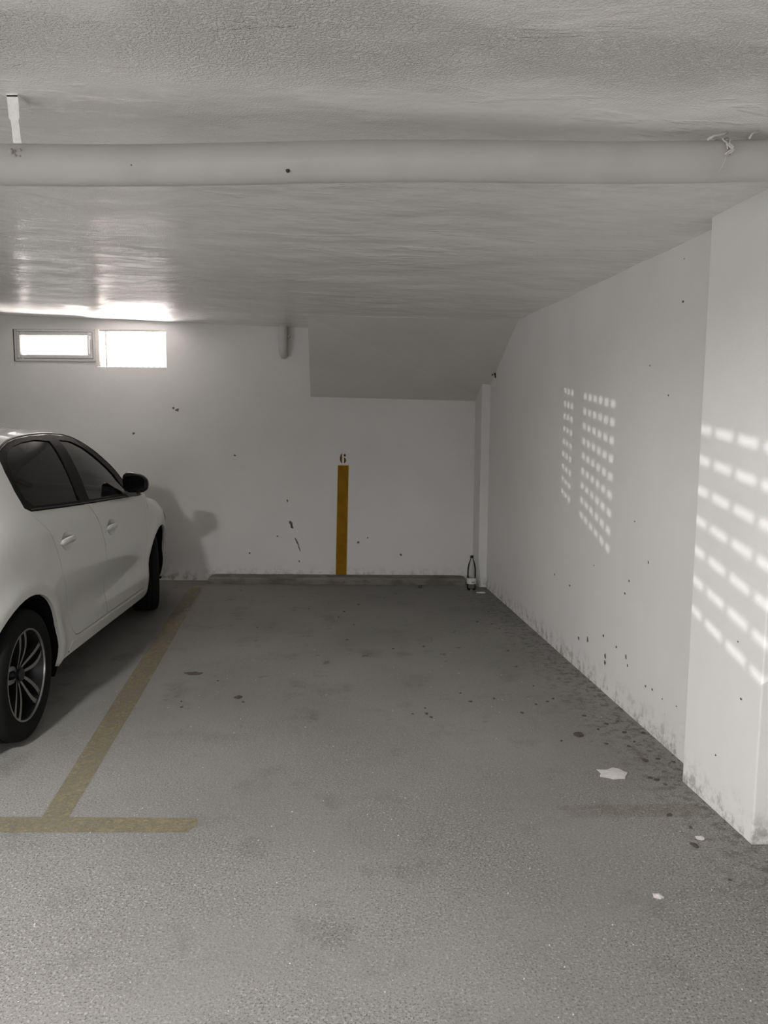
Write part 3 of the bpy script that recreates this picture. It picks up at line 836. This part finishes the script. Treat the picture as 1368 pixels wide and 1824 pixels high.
# the door opening
TOPL = [(.16,1.25),(.19,1.31),(.245,1.342),(.30,1.358),(.42,1.383),(.555,1.399),(.8,1.413),(1.08,1.416),(1.3,1.403),(1.45,1.368),(1.62,1.303),(1.78,1.227),(1.93,1.147),(2.035,1.07)]
BELT = [(.150,1.080),(.206,1.060),(.40,1.049),(.59,1.038),(1.089,1.013),(1.729,.984),(2.085,.966)]
GAP = [(1.165,.312),(1.15,.5),(1.12,.75),(1.06,.88),(.955,1.0195)]
REAR_EDGE = [(.60,.335),(.560,.37),(.52,.46),(.465,.58),(.41,.70),(.365,.82),(.30,.95),(.150,1.080)]
FRONT_EDGE = [(2.085,.966),(2.105,.85),(2.11,.6),(2.085,.36),(2.06,.300),(2.02,.285)]
HOLE = [(2.02,.285),(1.165,.312),(.66,.325)] + REAR_EDGE + [(.142,1.16)] + TOPL + FRONT_EDGE[:-1]
rear_door_poly = [(1.165,.312),(.66,.325)] + REAR_EDGE + BELT[1:4] + GAP[::-1][:-1]
front_door_poly = [(2.02,.285)] + GAP + BELT[4:] + FRONT_EDGE[1:-1]
SURR = [(p[0], p[1]+.002) for p in BELT] + TOPL[::-1] + [(.142,1.16)]
PANE_R = [(.255,1.078),(.55,1.062),(.862,1.047),(.975,1.380),(.80,1.391),(.60,1.382),(.45,1.365),(.33,1.340),(.245,1.295),(.200,1.22),(.195,1.12)]
PANE_F = [(1.004,1.038),(1.40,1.020),(1.80,1.000),(1.85,1.03),(1.86,1.075),(1.80,1.135),(1.70,1.195),(1.55,1.272),(1.42,1.332),(1.28,1.372),(1.125,1.384)]
def ellipse(cu, cz, a, b, n=22): return [(cu + a*math.cos(2*math.pi*i/n), cz + b*math.sin(2*math.pi*i/n)) for i in range(n)]
HANDLES = {'rear_door': (.515, .866), 'front_door': (1.27, .838)}
for side in (1, -1):
    sy = -1 if side > 0 else 1
    panel('body_side', OUT, M_PAINT, side, car, [HOLE])
    for nm, poly in (('rear_door', rear_door_poly), ('front_door', front_door_poly)):
        hu, hz = HANDLES[nm]
        el = ellipse(hu, hz, .088, .050)
        dr = panel(nm, inset(poly, .0038), M_PAINT, side, car, [el], flange=.02)
        # dished recess behind the handle
        v = []; f = []; n = 22; rings = 6
        for k in range(rings+1):
            s = 1 - k/rings
            for i in range(n):
                u = hu + .088*s*math.cos(2*math.pi*i/n); z = hz + .05*s*math.sin(2*math.pi*i/n)
                v.append((u, sy*(surf(u, z) - .024*(1-s*s)), z))
        for k in range(rings):
            for i in range(n): f.append((k*n+i, k*n+(i+1) % n, (k+1)*n+(i+1) % n, (k+1)*n+i))
        if sy > 0: f = [q[::-1] for q in f]
        mesh_obj('handle_recess', v, f, M_PAINT, dr, smooth=True)
        # pull handle
        hbm = MB()
        def hpt(a, b, hu=hu, hz=hz, sy=sy):
            t = -1 + 2*a; ang = 2*math.pi*b
            ry = .010*(1 - abs(t)**5)**.5 + .001; rz = .0165*(1-abs(t)**6)**.5 + .001
            u = hu + t*.108; z = hz + .006 - .006*t*t
            bow = .014*(1 - t*t*.8)
            return (u, sy*(surf(u, z) + bow + ry*math.cos(ang) - .003), z + rz*math.sin(ang))
        hbm.grid(hpt, 18, 14, flip=sy > 0)
        hbm.build('door_handle', M_PAINT, dr, smooth=True)
    sr = panel('window_surround', inset(SURR, .002), M_SURR, side, car, [PANE_R, PANE_F], off=.002, flange=.022)
    panel('rear_side_glass', inset(PANE_R, -.006), M_PRIVACY, side, car, off=-.006, flange=0, h=.05)
    panel('front_side_glass', inset(PANE_F, -.006), M_CARGLASS, side, car, off=-.006, flange=0, h=.05)
    # bright weather strip along the belt
    pts = [(u, sy*(surf(u, z+.006)+.004), z+.006) for u, z in dense_curve(BELT[1:], 5)]
    MB().tube(pts, .0045, 6).build('belt_strip', M_TRIM, sr, smooth=True)
    # roof edge bead
    pts = [(u, sy*(surf(u, z)-.002), z+.001) for u, z in dense_curve([(p[0], p[1]+.004) for p in TOPL[2:]], 3)]
    MB().tube(pts, .006, 6).build('roof_bead', M_GLOSS, sr, smooth=True)
    # sill moulding
    panel('sill_moulding', [(.47,.255),(1.2,.238),(2.10,.208),(2.12,.262),(1.2,.298),(.55,.312)], M_PAINT, side, car, off=.004, flange=.012)
    # inner dark skin and wheel arch liners
    INN = [(-.50,.30)] + arc(0, 181, -1, 14, AR+.01) + [(.5,.24),(2.0,.2)] + arc(WB, 181, -1, 14, AR+.01) + [(3.05,.3),(3.0,.70),(2.3,.85),(2.0,.94),(.25,1.02),(-.35,.95)]
    panel('inner_skin', INN, M_PLASTIC, side, car, off=-.035, flange=0, h=.09)
    for wc in (0, WB):
        lm = MB(); n = 26
        aa = [math.radians(-20 + 220*i/n) for i in range(n+1)]
        ws = [.845, .75, .6, .52]
        v = [(wc + (AR+.004)*math.cos(a), sy*min(w_, surf(wc + AR*math.cos(a), max(.2, WC + AR*math.sin(a))) - .004), WC + (AR+.004)*math.sin(a)) for w_ in ws for a in aa]
        f = [(k*(n+1)+i, k*(n+1)+i+1, (k+1)*(n+1)+i+1, (k+1)*(n+1)+i) for k in range(3) for i in range(n)]
        c = len(v); v.append((wc, sy*.52, WC)); f += [(3*(n+1)+i, 3*(n+1)+i+1, c) for i in range(n)]
        mesh_obj('arch_liner', v, f, M_PLASTIC, car)
    # lamps
    panel('tail_lamp', [(-.60,.93),(-.36,.985),(-.30,.955),(-.40,.87),(-.62,.83)], M_LAMPRED, side, car, off=.003, flange=.01)
    panel('head_lamp', [(3.17,.665),(3.03,.745),(2.80,.775),(2.72,.765),(2.86,.715),(3.08,.63)], M_LAMPCLR, side, car, off=.003, flange=.01)
    # door mirror
    cu, cw, cz = 1.800, .885, 1.076
    def mpt(a, b, sy=sy):
        th = math.pi*a; ph = 2*math.pi*b
        def sp(x, e): return math.copysign(abs(x)**e, x)
        x = .085*sp(math.cos(th), .75); ring_ = abs(math.sin(th))**.7
        y = .088*ring_*sp(math.cos(ph), .7); z = .070*ring_*sp(math.sin(ph), .75)
        if x < 0: x *= .62
        y *= 1 - .18*max(0, x/.085); z *= 1 - .30*max(0, x/.085)
        return (cu + x, sy*(cw + y), cz + z*(1 - 2.2*max(0, y)) + .020*max(0, -y/.088)*(1 if z > 0 else .2) - .012*max(0, y/.088) + .012*(x/.085))
    mm = MB().grid(mpt, 16, 24, flip=sy < 0).build('door_mirror', M_GLOSS, car, smooth=True)
    v = [(cu - .054, sy*(cw + .072*abs(math.cos(q))**.7*math.copysign(1, math.cos(q))), cz + .052*abs(math.sin(q))**.7*math.copysign(1, math.sin(q))) for q in [2*math.pi*i/28 for i in range(28)]]
    f = tuple(range(28))
    mesh_obj('mirror_glass', v, [f if sy > 0 else f[::-1]], M_MIRROR, mm)
    MB().box((cu-.05, min(sy*.78, sy*.9), .985), (cu+.05, max(sy*.78, sy*.9), 1.012)).build('mirror_foot', M_TRIM, mm)

# roof, bonnet, glass and ends: a loft from rail to centre line
def cap(name, i0, i1, mat, nw=14, lift=0.0):
    b = MB(); R = RAILD[i0*4:i1*4+1]; Mi = MIDD[i0*4:i1*4+1]; n = len(R)
    v = []; f = []
    qs = [-1 + 2*k/(2*nw) for k in range(2*nw+1)]
    for (ru, rz), (mu, mz) in zip(R, Mi):
        wr_ = surf(ru, rz)
        for q in qs:
            t = 1 - abs(q); e = 1 - (1-t)**2.2
            v.append((ru + (mu-ru)*e, q*wr_, rz + (mz-rz)*e + lift))
    k = 2*nw+1
    for i in range(n-1):
        for j in range(k-1): f.append((i*k+j, i*k+j+1, (i+1)*k+j+1, (i+1)*k+j))
    o = mesh_obj(name, v, f, mat, car, smooth=True)
    return o
cap('front_bumper', 0, 3, M_PAINT); gr_ = cap('grille', 3, 4, M_GLOSS); cap('bonnet', 4, 8, M_PAINT)
cap('windscreen', 8, 13, M_CARGLASS); cap('roof', 13, 21, M_PAINT); cap('spoiler_edge', 21, 22, M_GLOSS)
cap('rear_screen', 22, 24, M_PRIVACY); cap('lamp_strip', 24, 25, M_GLOSS); cap('tailgate', 25, 27, M_PAINT); cap('rear_bumper', 27, 28, M_PAINT); cap('bumper_skirt', 28, 29, M_TRIM)
MB().box((-.800,-.26,.53), (-.775,.26,.64)).build('number_plate', M_STRAP, car)
# underbody, dashboard and seats
MB().box((-.55,-.66,.19), (3.05,.66,.24)).build('underbody', M_PLASTIC, car)
MB().box((.4,-.78,.24), (2.15,.78,.27)).build('cabin_floor', M_PLASTIC, car)
db = MB().box((1.72,-.70,.62), (2.15,.70,.955)).build('dashboard', M_PLASTIC, car); bevel(db, .05, 3)
def seat(u, w, wid):
    b = MB()
    b.box((u-.02, w-wid/2, .30), (u+.50, w+wid/2, .52))
    o = b.build('car_seat', M_SEAT, car); bevel(o, .05, 3)
    v = []
    bb = MB()
    bb.add([(u-.04,w-wid/2,.48),(u+.09,w-wid/2,.50),(u+.09,w+wid/2,.50),(u-.04,w+wid/2,.48),(u-.27,w-wid*.42,1.08),(u-.16,w-wid*.42,1.10),(u-.16,w+wid*.42,1.10),(u-.27,w+wid*.42,1.08)], [(0,3,2,1),(4,5,6,7),(0,1,5,4),(1,2,6,5),(2,3,7,6),(3,0,4,7)])
    bevel(bb.build('seat_back', M_SEAT, o), .04, 3)
    hh = MB().box((u-.31, w-.13, 1.12), (u-.21, w+.13, 1.28)); bevel(hh.build('head_rest', M_SEAT, o), .035, 3)
seat(.98, -.37, .50); seat(.98, .37, .50); seat(.12, -.37, .58); seat(.12, .37, .58)
sw_ = MB(); 
sw_.tube([(1.52 + .05*math.sin(a), .37 + .17*math.cos(a), .90 + .15*math.sin(a)) for a in [2*math.pi*i/28 for i in range(29)]], .013, 7, cap=False)
sw_.build('steering_wheel', M_TRIM, car, smooth=True)

# wheels
def wheel(u, sy, steer=0.0, track=.752):
    base = Matrix.Translation((u, sy*track, WC)) @ Matrix.Rotation(steer, 4, 'Z') @ Matrix.Rotation(math.radians(90)*(1 if sy < 0 else -1), 4, 'X')   # local z = outwards
    tp = [(.205,-.085),(.225,-.094),(.265,-.100),(.292,-.094),(.304,-.078),(.3085,-.055),(.3085,-.044),(.300,-.042),(.300,-.036),(.3095,-.034),(.310,-.006),(.301,-.004),(.301,.004),(.310,.006),(.3095,.034),(.300,.036),(.300,.042),(.3085,.044),(.3085,.055),(.304,.078),(.297,.088),(.286,.094),(.270,.0985),(.250,.0985),(.235,.096),(.222,.090),(.216,.084)]
    tyre = MB().lathe(tp, 56, base).build('wheel', M_TYRE, car, smooth=True, autosmooth=40)
    MB().lathe([(.2165,.086),(.2165,.090),(.2085,.0905),(.2065,.084)], 56, base).build('rim_lip', M_CUT, tyre, smooth=True, autosmooth=40)
    MB().lathe([(.2075,.085),(.200,.060),(.185,.02),(.18,-.05),(.205,-.085)], 48, base).build('rim_barrel', M_RIM, tyre, smooth=True)
    MB().lathe([(.0,.0),(.15,.0),(.165,-.02)], 32, base).build('brake_disc', M_PLASTIC, tyre)
    MB().lathe([(.0,.066),(.026,.066),(.030,.062),(.030,.05),(.052,.046),(.062,.03),(.062,.0)], 28, base).build('hub', M_RIM, tyre, smooth=True, autosmooth=40)
    for k in range(5):
        a0 = math.radians(94 + 72*k)
        for s in (-1, 1):
            # one curved arm of a double spoke, machined face on a dark web
            face = []; n = 9
            for i in range(n+1):
                t = i/n; r = .040 + .168*t
                da = s*(.34 - .20*t + .02*math.sin(math.pi*t)) - .06*math.sin(math.pi*t)
                ha = (.0065 + .0055*t)/r
                zt_ = .050 + .026*t + .010*math.sin(math.pi*t*.9)
                for e in (-1, 1): face.append((r, a0 + da*(1 - .15*t) + e*ha, zt_))
            v = []; f = []
            for r, a, zt_ in face: v.append(base @ Vector((r*math.cos(a), r*math.sin(a), zt_)))
            for r, a, zt_ in face: v.append(base @ Vector((r*math.cos(a), r*math.sin(a), zt_ - .026)))
            N = len(face)
            top_ = [(2*i, 2*i+2, 2*i+3, 2*i+1) for i in range(n)]
            sides = [(2*i, N+2*i, N+2*i+2, 2*i+2) for i in range(n)] + [(2*i+1, 2*i+3, N+2*i+3, N+2*i+1) for i in range(n)]
            o = mesh_obj('spoke', v, top_ + sides, M_CUT, tyre, smooth=False)
            o.data.materials.append(M_RIM)
            for pi, p in enumerate(o.data.polygons): p.material_index = 0 if pi < n else 1
wheel(0, -1); wheel(0, 1); wheel(WB, -1, .30, .73); wheel(WB, 1, .30, .73)
